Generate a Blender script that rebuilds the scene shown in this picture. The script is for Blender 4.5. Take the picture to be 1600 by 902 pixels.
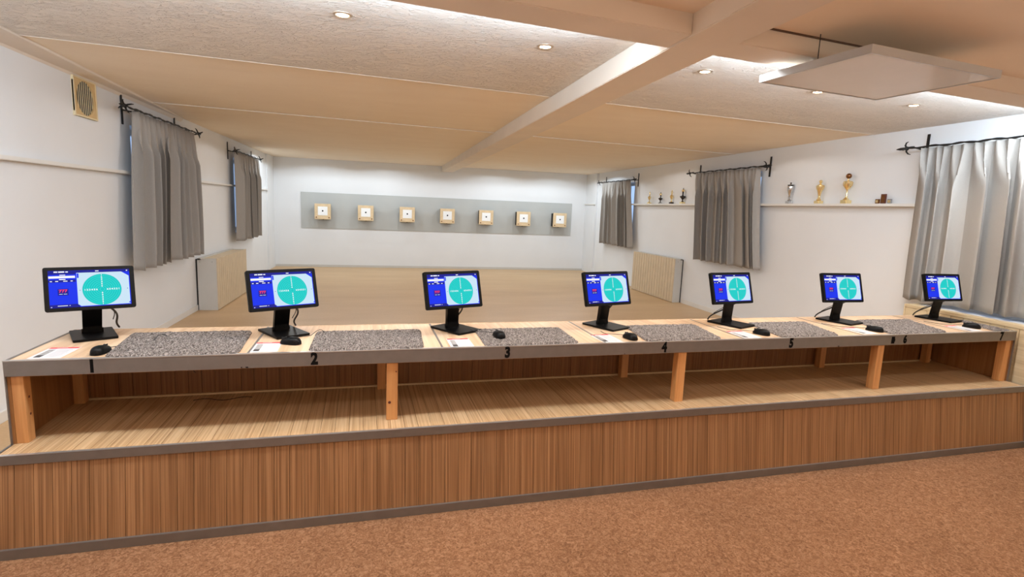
import bpy, bmesh, math, random
from mathutils import Vector, Matrix

for o in list(bpy.data.objects):
    bpy.data.objects.remove(o, do_unlink=True)
SC = bpy.context.scene
COL = SC.collection
random.seed(7)
PI = math.pi

# ------------------------------------------------------------------ camera
cam_d = bpy.data.cameras.new('camera')
cam_d.lens = 839.64 * 36.0 / 1600.0
cam_d.sensor_width = 36.0
cam_d.clip_start = 0.05
cam_o = bpy.data.objects.new('camera', cam_d)
COL.objects.link(cam_o)
_yaw, _pitch, _roll = -0.2393, -0.1466, 0.0408
_f = Vector((-math.sin(_yaw) * math.cos(_pitch), math.cos(_yaw) * math.cos(_pitch), math.sin(_pitch)))
_r = Vector((math.cos(_yaw), math.sin(_yaw), 0))
_u = _r.cross(_f)
_r2 = _r * math.cos(_roll) + _u * math.sin(_roll)
_u2 = _u * math.cos(_roll) - _r * math.sin(_roll)
_m = Matrix((( _r2.x, _u2.x, -_f.x), (_r2.y, _u2.y, -_f.y), (_r2.z, _u2.z, -_f.z)))
cam_o.matrix_world = Matrix.Translation((1.609, -2.715, 1.580)) @ _m.to_4x4()
SC.camera = cam_o

# ------------------------------------------------------------------ world, exposure
SC.view_settings.view_transform = 'Standard'
SC.view_settings.look = 'None'
SC.view_settings.gamma = 1.0
SC.view_settings.use_curve_mapping = False
SC.view_settings.exposure = 0.0
W = bpy.data.worlds.new('world')
SC.world = W
W.use_nodes = True
W.node_tree.nodes['Background'].inputs[0].default_value = (0.48, 0.66, 1.0, 1)
W.node_tree.nodes['Background'].inputs[1].default_value = 1.1

# ------------------------------------------------------------------ lights
WARM = (1.0, 0.86, 0.70)
COOL = (0.66, 0.83, 1.0)
NEUT = (1.0, 0.975, 0.95)


def area(name, loc, rot, sx, sy, power, col):
    l = bpy.data.lights.new(name, 'AREA')
    l.shape = 'RECTANGLE'
    l.size = sx
    l.size_y = sy
    l.energy = power
    l.color = col
    o = bpy.data.objects.new(name, l)
    o.location = loc
    o.rotation_euler = rot
    COL.objects.link(o)
    return o


# cool tubes hidden behind the cross beam, one per ceiling bay (they face the range)
CB_ANG = 0.115
for nm, cx, cy, ln in (('tube_light', 1.08, -0.415, 3.3), ('tube_light', 4.86, 0.02, 3.2)):
    area(nm, (cx, cy, 2.430), (math.radians(97), 0, CB_ANG), ln, 0.04, 45, COOL)
    area(nm, (cx, cy + .012, 2.410), (math.radians(14), 0, CB_ANG), ln, 0.04, 40, (0.93, 0.96, 1.0))
# small recessed downlights over the range (narrower than 150 degrees, flush with the ceiling)
def downlight(x, y, power, col=NEUT, deg=166, z=2.484):
    l = bpy.data.lights.new('downlight', 'SPOT')
    l.energy = power
    l.color = col
    l.spot_size = math.radians(deg)
    l.spot_blend = 0.15
    l.shadow_soft_size = 0.02
    o = bpy.data.objects.new('downlight', l)
    o.location = (x, y, z)
    COL.objects.link(o)


DAYW = (0.78, 0.90, 1.0)
for x in (0.3, 1.65, 4.2, 5.6):
    downlight(x, 9.15, 15, DAYW)
for x in (-0.1, 1.1, 2.2, 3.9, 5.0, 5.75):
    downlight(x, 8.40, 32, DAYW)
for x in (0.4, 2.0, 4.0, 5.6):
    downlight(x, 5.6, 15)
    downlight(x, 2.9, 8)
# flush ceiling luminaires over the shooters, behind the camera
for nm, cx, cy in (('ceiling_luminaire', 1.1, -1.72), ('ceiling_luminaire', 4.9, -1.35)):
    area(nm, (cx, cy, 2.452), (0, 0, 0.03), 3.0, 0.05, 14, NEUT).data.spread = math.radians(125)
for cx in (1.1, 4.9):
    area('ceiling_luminaire', (cx, -3.5, 2.452), (0, 0, 0), 3.0, 0.3, 26, NEUT).data.spread = math.radians(65)  # unseen rear row, added to lift carpet bounce onto the near ceiling
    # unseen uplights added behind the camera to brighten the near ceiling
    area('added_uplight', (cx, -2.9, 1.95), (PI, 0, 0), 2.4, 0.12, 40, WARM)


# ------------------------------------------------------------------ helpers
def lin(r, g, b):
    def c(v):
        v /= 255.0
        return v / 12.92 if v <= 0.04045 else ((v + 0.055) / 1.055) ** 2.4
    return (c(r), c(g), c(b), 1)


class N:
    """tiny node-graph writer"""
    def __init__(s, name):
        s.m = bpy.data.materials.new(name)
        s.m.use_nodes = True
        s.t = s.m.node_tree
        s.b = s.t.nodes['Principled BSDF']

    def n(s, typ, ins=None, **kw):
        x = s.t.nodes.new(typ)
        for k, v in kw.items():
            setattr(x, k, v)
        for k, v in (ins or {}).items():
            if isinstance(v, bpy.types.NodeSocket):
                s.t.links.new(v, x.inputs[k])
            else:
                x.inputs[k].default_value = v
        return x

    def set(s, k, v):
        if isinstance(v, bpy.types.NodeSocket):
            s.t.links.new(v, s.b.inputs[k])
        else:
            s.b.inputs[k].default_value = v

    def coord(s, scale=(1, 1, 1), rnd=False):
        tc = s.n('ShaderNodeTexCoord')
        v = tc.outputs['Object']
        if rnd:
            oi = s.n('ShaderNodeObjectInfo')
            mu = s.n('ShaderNodeVectorMath', {0: (17.3, 9.1, 5.7)}, operation='SCALE')
            s.t.links.new(oi.outputs['Random'], mu.inputs['Scale'])
            ad = s.n('ShaderNodeVectorMath', {0: v, 1: mu.outputs[0]}, operation='ADD')
            v = ad.outputs[0]
            s.rnd = oi.outputs['Random']
        mp = s.n('ShaderNodeMapping', {'Vector': v, 'Scale': scale})
        return mp.outputs[0]

    def noise(s, vec, scale, detail=3, rough=0.5, dist=0.0):
        x = s.n('ShaderNodeTexNoise', {'Vector': vec, 'Scale': scale, 'Detail': detail, 'Roughness': rough, 'Distortion': dist})
        return x.outputs['Fac']

    def ramp(s, fac, stops):
        x = s.n('ShaderNodeValToRGB', {'Fac': fac})
        e = x.color_ramp.elements
        while len(e) < len(stops):
            e.new(0.5)
        for i, (p, c) in enumerate(stops):
            e[i].position = p
            e[i].color = c if len(c) == 4 else (*c, 1)
        return x.outputs['Color']

    def mix(s, fac, a, b, blend='MIX'):
        x = s.n('ShaderNodeMix', data_type='RGBA', blend_type=blend)
        for i, v in ((0, fac), (6, a), (7, b)):
            if isinstance(v, bpy.types.NodeSocket):
                s.t.links.new(v, x.inputs[i])
            else:
                x.inputs[i].default_value = v
        return x.outputs[2]

    def bump(s, h, strength=0.3, dist=0.01):
        x = s.n('ShaderNodeBump', {'Height': h, 'Strength': strength, 'Distance': dist})
        s.t.links.new(x.outputs[0], s.b.inputs['Normal'])


def plain(name, col, rough=0.6, metal=0.0, spec=0.5, var=0.04, vs=6.0, bump=0.0, bs=120.0):
    m = N(name)
    v = m.coord()
    f = m.noise(v, vs, 3)
    lo = tuple(c * (1 - var) for c in col[:3]) + (1,)
    hi = tuple(min(1, c * (1 + var)) for c in col[:3]) + (1,)
    m.set('Base Color', m.ramp(f, [(0.3, lo), (0.7, hi)]))
    m.set('Roughness', rough)
    m.set('Metallic', metal)
    m.set('Specular IOR Level', spec)
    if bump:
        m.bump(m.noise(v, bs, 4), bump, 0.004)
    return m.m


def emit(name, col, strength):
    m = N(name)
    m.set('Base Color', (0.01, 0.01, 0.01, 1))
    m.set('Emission Color', col)
    m.set('Emission Strength', strength)
    m.set('Roughness', 0.9)
    m.set('Specular IOR Level', 0.0)
    return m.m


def wood(name, dark, mid, light, across=(1, 0, 0), stripes=90.0, rough=0.45, blend=0.7, bump=0.12):
    """laminated lamella look: narrow strips of differing tone + long streaks; 'across' picks the axis across the grain"""
    m = N(name)
    lo = 1.2
    sc = tuple(stripes if a else lo for a in across)
    v = m.coord(sc, rnd=True)
    f1 = m.noise(v, 1.0, 2, 0.6)
    sc2 = tuple(stripes * 4 if a else 3.0 for a in across)
    v2 = m.coord(sc2, rnd=True)
    f2 = m.noise(v2, 1.0, 3, 0.7, 0.3)
    c1 = m.ramp(f1, [(0.33, dark), (0.5, mid), (0.67, light)])
    c2 = m.ramp(f2, [(0.25, dark), (0.55, mid), (0.8, light)])
    c = m.mix(1 - blend, c1, c2)
    tone = m.n('ShaderNodeMapRange', {0: m.rnd, 3: 0.94, 4: 1.06})
    mm = m.n('ShaderNodeVectorMath', {0: c}, operation='SCALE')
    m.t.links.new(tone.outputs[0], mm.inputs['Scale'])
    m.set('Base Color', mm.outputs[0])
    m.set('Roughness', rough)
    m.bump(f2, bump, 0.002)
    return m.m


M = {}
M['wall'] = plain('white_wall_paint', (0.80, 0.805, 0.81), 0.75, var=0.015, vs=2.0, bump=0.06, bs=260)
M['wall_low'] = M['wall']
M['trim_white'] = plain('white_gloss_paint', (0.80, 0.77, 0.72), 0.4, var=0.02)
M['alu'] = plain('grey_aluminium', (0.22, 0.205, 0.195), 0.38, 0.55, var=0.05, vs=20)
M['alu_light'] = plain('bright_aluminium_edge', (0.55, 0.55, 0.55), 0.3, 0.7, var=0.03)
M['black'] = plain('black_plastic', (0.004, 0.004, 0.0042), 0.40, spec=0.14, var=0.1)
M['black_matte'] = plain('black_matte', (0.010, 0.010, 0.010), 0.6, var=0.1)
M['iron'] = plain('black_wrought_iron', (0.012, 0.012, 0.012), 0.5, 0.3, var=0.2, bump=0.4, bs=60)
M['beam'] = plain('beam_paint', (0.78, 0.69, 0.59), 0.7, var=0.03, vs=3, bump=0.05)
M['near_ceiling'] = plain('smooth_ceiling_paint', (0.87, 0.74, 0.60), 0.8, var=0.02, vs=2, bump=0.03)
M['decal'] = plain('black_vinyl', (0.006, 0.006, 0.006), 0.7, spec=0.05)
M['gold'] = plain('gold_metal', (0.90, 0.72, 0.38), 0.25, 1.0, var=0.1, vs=30)
M['silver'] = plain('silver_metal', (0.62, 0.62, 0.62), 0.2, 1.0, var=0.1, vs=30)
M['bronze'] = plain('bronze_metal', (0.22, 0.09, 0.03), 0.3, 0.8, var=0.2, vs=40)
M['marble'] = plain('pale_marble', (0.45, 0.45, 0.44), 0.25, var=0.25, vs=40)
M['blackmarble'] = plain('black_enamel', (0.02, 0.012, 0.01), 0.2, var=0.2)
M['plaque'] = plain('dark_red_wood', (0.12, 0.03, 0.02), 0.4, var=0.2, vs=40)
M['plate_beige'] = plain('beige_lacquered_board', (0.74, 0.56, 0.34), 0.5, var=0.08, vs=14)
M['card'] = plain('white_target_card', (0.93, 0.93, 0.92), 0.7, var=0.0)
M['grey_panel'] = plain('pale_grey_board', (0.50, 0.51, 0.49), 0.6, var=0.03, vs=3)
M['cover_side'] = plain('grey_white_board', (0.60, 0.58, 0.54), 0.55, var=0.02)
M['cover_face'] = plain('beige_slat', (0.66, 0.53, 0.36), 0.55, var=0.05, vs=9)
M['vent'] = plain('yellowed_plastic', (0.66, 0.46, 0.22), 0.45, var=0.05)
M['vent_edge'] = plain('pale_yellow_plastic', (0.78, 0.66, 0.42), 0.45, var=0.05)
M['paper'] = plain('white_paper', (0.66, 0.65, 0.66), 0.6, var=0.01)
M['red'] = plain('red_print', (0.72, 0.035, 0.05), 0.5, var=0.05)
M['greyprint'] = plain('grey_print', (0.32, 0.31, 0.30), 0.6, var=0.25, vs=70)
M['darkprint'] = plain('dark_print', (0.05, 0.045, 0.045), 0.6, var=0.4, vs=120)
M['textprint'] = plain('text_print', (0.30, 0.29, 0.31), 0.6)
M['panel_white'] = plain('white_enamel', (0.70, 0.64, 0.56), 0.22, var=0.02)
M['panel_frame'] = plain('white_metal_frame', (0.50, 0.51, 0.52), 0.35, var=0.02)
M['ring_metal'] = plain('lamp_ring_metal', (0.6, 0.5, 0.4), 0.3, 0.8)
M['lamp'] = emit('lamp_glow', (1.0, 0.70, 0.42, 1), 30)
M['frame_dark'] = plain('dark_window_frame', (0.10, 0.05, 0.025), 0.5, var=0.2)
M['brass'] = plain('old_brass', (0.25, 0.16, 0.08), 0.3, 0.9)

M['front_wood'] = wood('shade_browned_laminate', lin(110, 76, 46), lin(146, 106, 70), lin(176, 134, 95), (1, 0, 0), 140, 0.45)  # same laminate as the shelf; dim light and carpet bounce put into its brown
M['shelf_wood'] = wood('pale_lamella_laminate', lin(158, 124, 86), lin(190, 156, 116), lin(212, 182, 144), (1, 0, 0), 110, 0.42)
M['back_wood'] = wood('shade_darkened_board', lin(112, 72, 38), lin(136, 92, 52), lin(154, 108, 66), (1, 0, 0), 110, 0.5)  # darkened to carry the shade inside the open shelf
M['top_wood'] = wood('light_oak_laminate', lin(184, 148, 114), lin(208, 176, 142), lin(222, 196, 166), (1, 0, 0), 45, 0.38, 0.6, 0.05)
M['post_wood'] = wood('orange_pine', lin(178, 122, 72), lin(208, 152, 96), lin(220, 168, 114), (1, 1, 0), 26, 0.4, 0.6, 0.05)
M['side_wood'] = wood('brown_side_board', lin(122, 80, 42), lin(150, 104, 60), lin(164, 118, 74), (0, 1, 0), 30, 0.5, 0.6, 0.04)
M['sill_wood'] = wood('pale_spruce', lin(196, 172, 134), lin(218, 198, 160), lin(226, 208, 176), (0, 0, 1), 40, 0.45, 0.6, 0.05)


def carpet_mat():
    m = N('brown_loop_carpet')
    v = m.coord((1, 1, 1))
    w = m.noise(v, 46, 4, 0.65, 1.4)
    w2 = m.noise(m.coord((1, 1.0, 1)), 150, 3, 0.7, 0.8)
    big = m.noise(v, 1.4, 3)
    c = m.ramp(w, [(0.34, lin(96, 64, 42)), (0.5, lin(142, 101, 72)), (0.64, lin(180, 138, 106))])
    c2 = m.ramp(w2, [(0.35, lin(108, 74, 50)), (0.65, lin(182, 138, 104))])
    c3 = m.mix(0.42, c, c2)
    c4 = m.mix(0.5, c3, m.ramp(big, [(0.3, (0.42, 0.42, 0.42)), (0.7, (0.58, 0.58, 0.58))]), 'OVERLAY')
    m.set('Base Color', c4)
    m.set('Roughness', 0.95)
    m.set('Specular IOR Level', 0.1)
    ad = m.n('ShaderNodeMath', {0: w, 1: w2}, operation='ADD')
    m.bump(ad.outputs[0], 0.7, 0.012)
    return m.m


def lino_mat():
    m = N('tan_linoleum')
    v = m.coord((0.5, 1.6, 1))
    a = m.noise(v, 1.3, 4, 0.55)
    b = m.noise(m.coord(), 60, 3)
    c = m.ramp(a, [(0.3, lin(196, 160, 116)), (0.7, lin(212, 178, 134))])
    m.set('Base Color', m.mix(0.12, c, m.ramp(b, [(0.3, lin(160, 124, 88)), (0.7, lin(226, 200, 166))])))
    m.set('Roughness', 0.42)
    m.set('Specular IOR Level', 0.35)
    m.bump(b, 0.04, 0.003)
    return m.m


def plaster_mat(name, strength, scale, lo, hi):
    m = N(name)
    v = m.coord((0.7, 1.4, 1))
    a = m.noise(v, scale, 4, 0.6, 2.2)
    r = m.ramp(a, [(0.48, (0, 0, 0)), (0.58, (0.4, 0.4, 0.4)), (0.66, (1, 1, 1))])
    b = m.noise(m.coord(), 26, 3)
    b2 = m.n('ShaderNodeMath', {0: b, 1: 0.30}, operation='MULTIPLY')
    ad = m.n('ShaderNodeMath', {0: r, 1: b2.outputs[0]}, operation='ADD')
    m.set('Base Color', m.ramp(m.noise(v, 3.0, 3), [(0.3, lo), (0.7, hi)]))
    m.set('Roughness', 0.85)
    m.set('Specular IOR Level', 0.2)
    m.bump(ad.outputs[0], strength, 0.0155)
    return m.m


def fabric_mat(name, a, b, trans=True):
    m = N(name)
    v = m.coord((1, 1, 1))
    f = m.noise(v, 420, 2)
    m.set('Base Color', m.ramp(f, [(0.3, a), (0.7, b)]))
    m.set('Roughness', 0.9)
    m.set('Specular IOR Level', 0.15)
    m.bump(f, 0.12, 0.001)
    return m.m


def pile_mat():
    m = N('grey_chenille_pile')
    v = m.coord()
    w = m.n('ShaderNodeTexWave', {'Vector': v, 'Scale': 20.0, 'Distortion': 14.0, 'Detail': 2.0, 'Detail Scale': 2.2})
    f = m.noise(v, 75, 3, 0.6, 1.4)
    c = m.ramp(w.outputs['Fac'], [(0.1, lin(64, 57, 53)), (0.5, lin(122, 113, 107)), (0.9, lin(172, 163, 157))])
    c2 = m.ramp(f, [(0.38, lin(54, 48, 44)), (0.60, lin(174, 163, 157))])
    m.set('Base Color', m.mix(0.5, c, c2))
    m.set('Roughness', 0.95)
    m.set('Specular IOR Level', 0.1)
    ad = m.n('ShaderNodeMath', {0: w.outputs['Fac'], 1: f}, operation='ADD')
    m.bump(ad.outputs[0], 0.9, 0.006)
    return m.m


def glass_mat():
    m = N('window_glass')
    m.set('Base Color', (0.9, 0.95, 1.0, 1))
    m.set('Roughness', 0.02)
    m.set('Transmission Weight', 1.0)
    m.set('IOR', 1.05)
    return m.m


M['carpet'] = carpet_mat()
M['lino'] = lino_mat()
M['plaster'] = plaster_mat('textured_ceiling_plaster', 0.75, 19, (0.80, 0.735, 0.655, 1), (0.85, 0.785, 0.705, 1))  # less warm than the fine boards: the tubes' cool light put into the colour
M['plaster_fine'] = plaster_mat('fine_ceiling_plaster', 0.12, 15, (0.86, 0.735, 0.58, 1), (0.89, 0.77, 0.615, 1))
M['curtain'] = fabric_mat('grey_taupe_curtain_cloth', (0.335, 0.305, 0.275, 1), (0.40, 0.37, 0.335, 1))
M['curtain_light'] = fabric_mat('light_grey_curtain_cloth', (0.35, 0.33, 0.305, 1), (0.41, 0.39, 0.362, 1))
M['pile'] = pile_mat()
M['glass'] = glass_mat()
M['scr_blue'] = emit('screen_blue', (0.004, 0.03, 0.85, 1), 1.0)
M['scr_navy'] = emit('screen_navy', (0.005, 0.008, 0.28, 1), 1.0)
M['scr_pale'] = emit('screen_pale_blue', (0.60, 0.78, 0.92, 1), 1.0)
M['scr_teal'] = emit('screen_teal', (0.0, 0.58, 0.55, 1), 1.0)
M['scr_ring'] = emit('screen_ring', (0.08, 0.86, 0.84, 1), 1.0)
M['scr_white'] = emit('screen_white', (0.95, 0.97, 1.0, 1), 1.0)
M['scr_red'] = emit('screen_red', (0.95, 0.04, 0.16, 1), 1.0)


class MB:
    def __init__(s):
        s.v = []
        s.f = []

    def box(s, x0, x1, y0, y1, z0, z1):
        i = len(s.v)
        s.v += [(x0, y0, z0), (x1, y0, z0), (x1, y1, z0), (x0, y1, z0), (x0, y0, z1), (x1, y0, z1), (x1, y1, z1), (x0, y1, z1)]
        s.f += [tuple(i + k for k in q) for q in ((0, 3, 2, 1), (4, 5, 6, 7), (0, 1, 5, 4), (1, 2, 6, 5), (2, 3, 7, 6), (3, 0, 4, 7))]
        return s

    def hexa(s, p):
        """8 points: bottom 4 ccw, top 4 ccw"""
        i = len(s.v)
        s.v += [tuple(q) for q in p]
        s.f += [tuple(i + k for k in q) for q in ((0, 3, 2, 1), (4, 5, 6, 7), (0, 1, 5, 4), (1, 2, 6, 5), (2, 3, 7, 6), (3, 0, 4, 7))]
        return s

    def prism(s, poly, z0, z1):
        i = len(s.v)
        n = len(poly)
        s.v += [(a, b, z0) for a, b in poly] + [(a, b, z1) for a, b in poly]
        s.f += [tuple(i + n - 1 - k for k in range(n)), tuple(i + n + k for k in range(n))]
        for k in range(n):
            j = (k + 1) % n
            s.f.append((i + k, i + j, i + n + j, i + n + k))
        return s

    def tube(s, pts, r, seg=8, caps=True):
        pts = [Vector(p) for p in pts]
        rr = r if isinstance(r, (list, tuple)) else [r] * len(pts)
        i0 = len(s.v)
        n = len(pts)
        t0 = (pts[1] - pts[0]).normalized()
        up = Vector((0, 0, 1)) if abs(t0.z) < 0.9 else Vector((1, 0, 0))
        a = t0.cross(up).normalized()
        for k, p in enumerate(pts):
            t = (pts[min(k + 1, n - 1)] - pts[max(k - 1, 0)]).normalized()
            a = (a - t * a.dot(t)).normalized()
            b = t.cross(a)
            for q in range(seg):
                w = 2 * PI * q / seg
                s.v.append(tuple(p + (a * math.cos(w) + b * math.sin(w)) * rr[k]))
        for k in range(n - 1):
            for q in range(seg):
                q2 = (q + 1) % seg
                s.f.append((i0 + k * seg + q, i0 + k * seg + q2, i0 + (k + 1) * seg + q2, i0 + (k + 1) * seg + q))
        if caps:
            s.f.append(tuple(i0 + seg - 1 - q for q in range(seg)))
            s.f.append(tuple(i0 + (n - 1) * seg + q for q in range(seg)))
        return s

    def lathe(s, prof, seg=20, c=(0, 0, 0), axis='z'):
        i0 = len(s.v)
        n = len(prof)
        for r, z in prof:
            for q in range(seg):
                w = 2 * PI * q / seg
                a, b = r * math.cos(w), r * math.sin(w)
                if axis == 'z':
                    s.v.append((c[0] + a, c[1] + b, c[2] + z))
                elif axis == 'y':
                    s.v.append((c[0] + a, c[1] + z, c[2] + b))
                else:
                    s.v.append((c[0] + z, c[1] + a, c[2] + b))
        for k in range(n - 1):
            for q in range(seg):
                q2 = (q + 1) % seg
                s.f.append((i0 + k * seg + q, i0 + k * seg + q2, i0 + (k + 1) * seg + q2, i0 + (k + 1) * seg + q))
        s.f.append(tuple(i0 + seg - 1 - q for q in range(seg)))
        s.f.append(tuple(i0 + (n - 1) * seg + q for q in range(seg)))
        return s

    def xf(s, mat, start=0):
        s.v[start:] = [tuple(mat @ Vector(p)) for p in s.v[start:]]
        return s

    def mesh(s, name, mat, smooth=False, bevel=0.0, bseg=2):
        me = bpy.data.meshes.new(name)
        me.from_pydata(s.v, [], s.f)
        bm = bmesh.new()
        bm.from_mesh(me)
        bmesh.ops.recalc_face_normals(bm, faces=bm.faces)
        if bevel:
            ed = [e for e in bm.edges if len(e.link_faces) == 2 and e.calc_face_angle(0) > 0.5]
            bmesh.ops.bevel(bm, geom=ed, offset=bevel, segments=bseg, affect='EDGES', clamp_overlap=True)
        if smooth:
            for f in bm.faces:
                f.smooth = True
            for e in bm.edges:
                if len(e.link_faces) == 2 and e.calc_face_angle(0) > 0.7:
                    e.smooth = False
        bm.to_mesh(me)
        bm.free()
        me.materials.append(mat)
        return me

    def build(s, name, mat, parent=None, smooth=False, bevel=0.0, bseg=2, loc=None, rot=None):
        return link(name, s.mesh(name, mat, smooth, bevel, bseg), parent, loc, rot)


def link(name, me, parent=None, loc=None, rot=None):
    o = bpy.data.objects.new(name, me)
    COL.objects.link(o)
    if parent is not None:
        o.parent = parent
    if loc is not None:
        o.location = loc
    if rot is not None:
        o.rotation_euler = rot
    return o


def tag(o, label=None, cat=None, group=None, kind=None):
    if label:
        o['label'] = label
    if cat:
        o['category'] = cat
    if group:
        o['group'] = group
    if kind:
        o['kind'] = kind
    return o


def empty(name, loc=(0, 0, 0), rz=0.0):
    o = bpy.data.objects.new(name, None)
    o.empty_display_size = 0.1
    o.location = loc
    o.rotation_euler = (0, 0, rz)
    COL.objects.link(o)
    return o


def copy_tree(o, parent=None):
    kids = [c for c in bpy.data.objects if c.parent == o]
    c = o.copy()
    COL.objects.link(c)
    c.parent = parent
    for k in kids:
        copy_tree(k, c)
    return c


def text_mesh(txt, size, mat, bold=0.0, ext=0.0004, sx=1.0, align='CENTER'):
    cu = bpy.data.curves.new('txt', 'FONT')
    cu.body = txt
    cu.size = size
    cu.align_x = align
    cu.align_y = 'CENTER'
    cu.extrude = ext
    cu.offset = bold
    cu.resolution_u = 3
    ob = bpy.data.objects.new('txt', cu)
    COL.objects.link(ob)
    dg = bpy.context.evaluated_depsgraph_get()
    me = bpy.data.meshes.new_from_object(ob.evaluated_get(dg))
    bpy.data.objects.remove(ob, do_unlink=True)
    for v in me.vertices:
        v.co.x *= sx
    me.materials.clear()
    me.materials.append(mat)
    me.name = 'lettering'
    return me


# ------------------------------------------------------------------ room shell
XL, XR, YB, YF = -0.72, 6.55, 10.0, -4.6
ZR, ZC, ZN = 0.12, 2.492, 2.46

MB().box(XL - .3, XR + .3, YF - .2, 0.62, -0.1, 0.0).build('floor', M['carpet'])
bpy.data.objects['floor']['kind'] = 'structure'
MB().box(XL - .3, XR + .3, 0.62, YB + .3, -0.1, ZR).build('floor', M['lino'])
bpy.data.objects['floor.001']['kind'] = 'structure'


def wall_x(name, x_in, x_out, openings):
    """wall in the y-z plane with rectangular openings (y0,y1,z0,z1), one mesh"""
    b = MB()
    ys = sorted({YF - .2, YB + .3} | {o[0] for o in openings} | {o[1] for o in openings})
    for a, c in zip(ys, ys[1:]):
        op = [o for o in openings if o[0] <= a and o[1] >= c]
        x0, x1 = min(x_in, x_out), max(x_in, x_out)
        if op:
            b.box(x0, x1, a, c, -0.1, op[0][2])
            b.box(x0, x1, a, c, op[0][3], 2.75)
        else:
            b.box(x0, x1, a, c, -0.1, 2.75)
    o = b.build(name, M['wall'])
    tag(o, kind='structure')
    return o


winL = [(3.23, 4.45, 1.02, 2.22), (6.88, 7.95, 1.02, 2.22)]
winR = [(-0.75, 1.10, 0.90, 2.22), (3.67, 4.95, 1.02, 2.22), (7.44, 8.70, 1.02, 2.22)]
wall_x('wall_left', XL, XL - .3, winL)
wall_x('wall_right', XR, XR + .3, winR)
tag(MB().box(XL - .3, XR + .3, YB, YB + .3, -.1, 2.75).build('wall_back', M['wall']), kind='structure')
tag(MB().box(XL - .3, XR + .3, YF - .2, YF, -.1, 2.75).build('wall_front', M['wall']), kind='structure')
# shallow pilasters in the far corners
tag(MB().box(XR - .05, XR, 9.35, YB, ZR, 2.52).build('trim_1', M['wall']), kind='structure')
tag(MB().box(XL, XL + .03, 9.35, YB, ZR, 2.52).build('trim_2', M['wall']), kind='structure')

# windows
k = 0
for side, lst in ((-1, winL), (1, winR)):
    for (y0, y1, z0, z1) in lst:
        k += 1
        xin = XL if side < 0 else XR
        xa = xin + side * 0.17
        xb = xin + side * 0.22
        fr = MB()
        w = .055
        for a, c, e, g in ((y0, y1, z0, z0 + w), (y0, y1, z1 - w, z1), (y0, y0 + w, z0 + w, z1 - w), (y1 - w, y1, z0 + w, z1 - w), ((y0 + y1) / 2 - .03, (y0 + y1) / 2 + .03, z0 + w, z1 - w)):
            fr.box(min(xa, xb), max(xa, xb), a, c, e, g)
        wo = fr.build('window_%d' % k, M['trim_white'])
        tag(wo, kind='structure')
        ym = (y0 + y1) / 2
        for a, c in ((y0 + w, ym - .03), (ym + .03, y1 - w)):
            MB().box(min(xa, xb) + .02, min(xa, xb) + .026, a, c, z0 + w, z1 - w).build('pane', M['glass'], wo)

# wall ledges (thin moulding that carries the trophies on the right)
tn = 2
ZL = 1.785


def ledge(x0, x1, y0, y1, z=ZL):
    global tn
    tn += 1
    o = MB().box(x0, x1, y0, y1, z - .028, z).build('trim_%d' % tn, M['trim_white'], bevel=.003)
    tag(o, kind='structure')


ledge(XL, XL + .05, YF, 3.18)
ledge(XL, XL + .045, 4.45, 6.82)
ledge(XR - .085, XR, 1.36, 3.64)
ledge(XR - .085, XR, 4.95, 7.44)
ledge(XL, XL + .045, 7.95, 9.35)
ledge(XR - .08, XR - .05, 9.35, YB)

# baseboards
tag(MB().box(XL, XL + .012, .75, 4.88, ZR, ZR + .07).build('baseboard_left', M['trim_white'], bevel=.002), kind='structure')
tag(MB().box(XR - .012, XR, 1.2, 5.36, ZR, ZR + .07).build('baseboard_right', M['trim_white'], bevel=.002), kind='structure')
tag(MB().box(XL + .04, XR - .06, YB - .012, YB, ZR, ZR + .05).build('baseboard_back', M['cover_side'], bevel=.002), kind='structure')
tag(MB().box(XL, XL + .012, YF, .62, 0, .07).build('baseboard_left', M['trim_white'], bevel=.002), kind='structure')

# ------------------------------------------------------------------ ceiling
tag(MB().box(XL - .3, XR + .3, YF - .2, YB + .3, 2.60, 2.75).build('ceiling', M['near_ceiling']), kind='structure')
ceil = bpy.data.objects['ceiling']


def cb_back(x):
    return -0.397 + 0.1165 * (x - 1.61)


def cb_front(x):
    return -0.49 + 0.115 * (x - 2.6)


def jy(y, x):
    """ceiling joints run parallel to the cross beam"""
    return y + 0.10 * (x - XL)


BX0, BX1 = 2.93, 3.185
def cpanel(x0, x1, ya0, ya1, yb0, yb1, dz, mt='plaster_fine'):
    """ceiling board: left edge ya0..ya1, right edge yb0..yb1"""
    b = MB()
    b.prism([(x0, ya0), (x1, yb0), (x1, yb1), (x0, ya1)], ZC + dz, ZC + dz + .015)
    b.build('panel', M[mt], ceil, bevel=.002, bseg=1)


for (xa, xb) in ((XL, BX0), (BX1, XR)):
    cpanel(xa, xb, cb_back(xa) - .01, jy(1.26, xa), cb_back(xb) - .01, jy(1.26, xb), -.001, 'plaster')
    for yj in (1.264, 3.564):  # thin cover strips over the joints
        MB().prism([(xa, jy(yj - .003, xa)), (xb, jy(yj - .003, xb)), (xb, jy(yj + .003, xb)), (xa, jy(yj + .003, xa))], ZC - .003, ZC + .004).build('joint_strip', M['beam'], ceil)
    cpanel(xa, xb, jy(1.268, xa), jy(3.56, xa), jy(1.268, xb), jy(3.56, xb), .005)
    cpanel(xa, xb, jy(3.568, xa), jy(6.2, xa), jy(3.568, xb), jy(6.2, xb), 0)
    cpanel(xa, xb, jy(6.206, xa), YB, jy(6.206, xb), YB, .002)
# spectator-side ceiling boards (smooth)
for (xa, xb) in ((XL, BX0), (BX1, XR)):
    MB().prism([(xa, YF), (xb, YF), (xb, cb_front(xb) + .004), (xa, cb_front(xa) + .004)], ZN, ZN + .02).build('panel', M['near_ceiling'], ceil)
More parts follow.
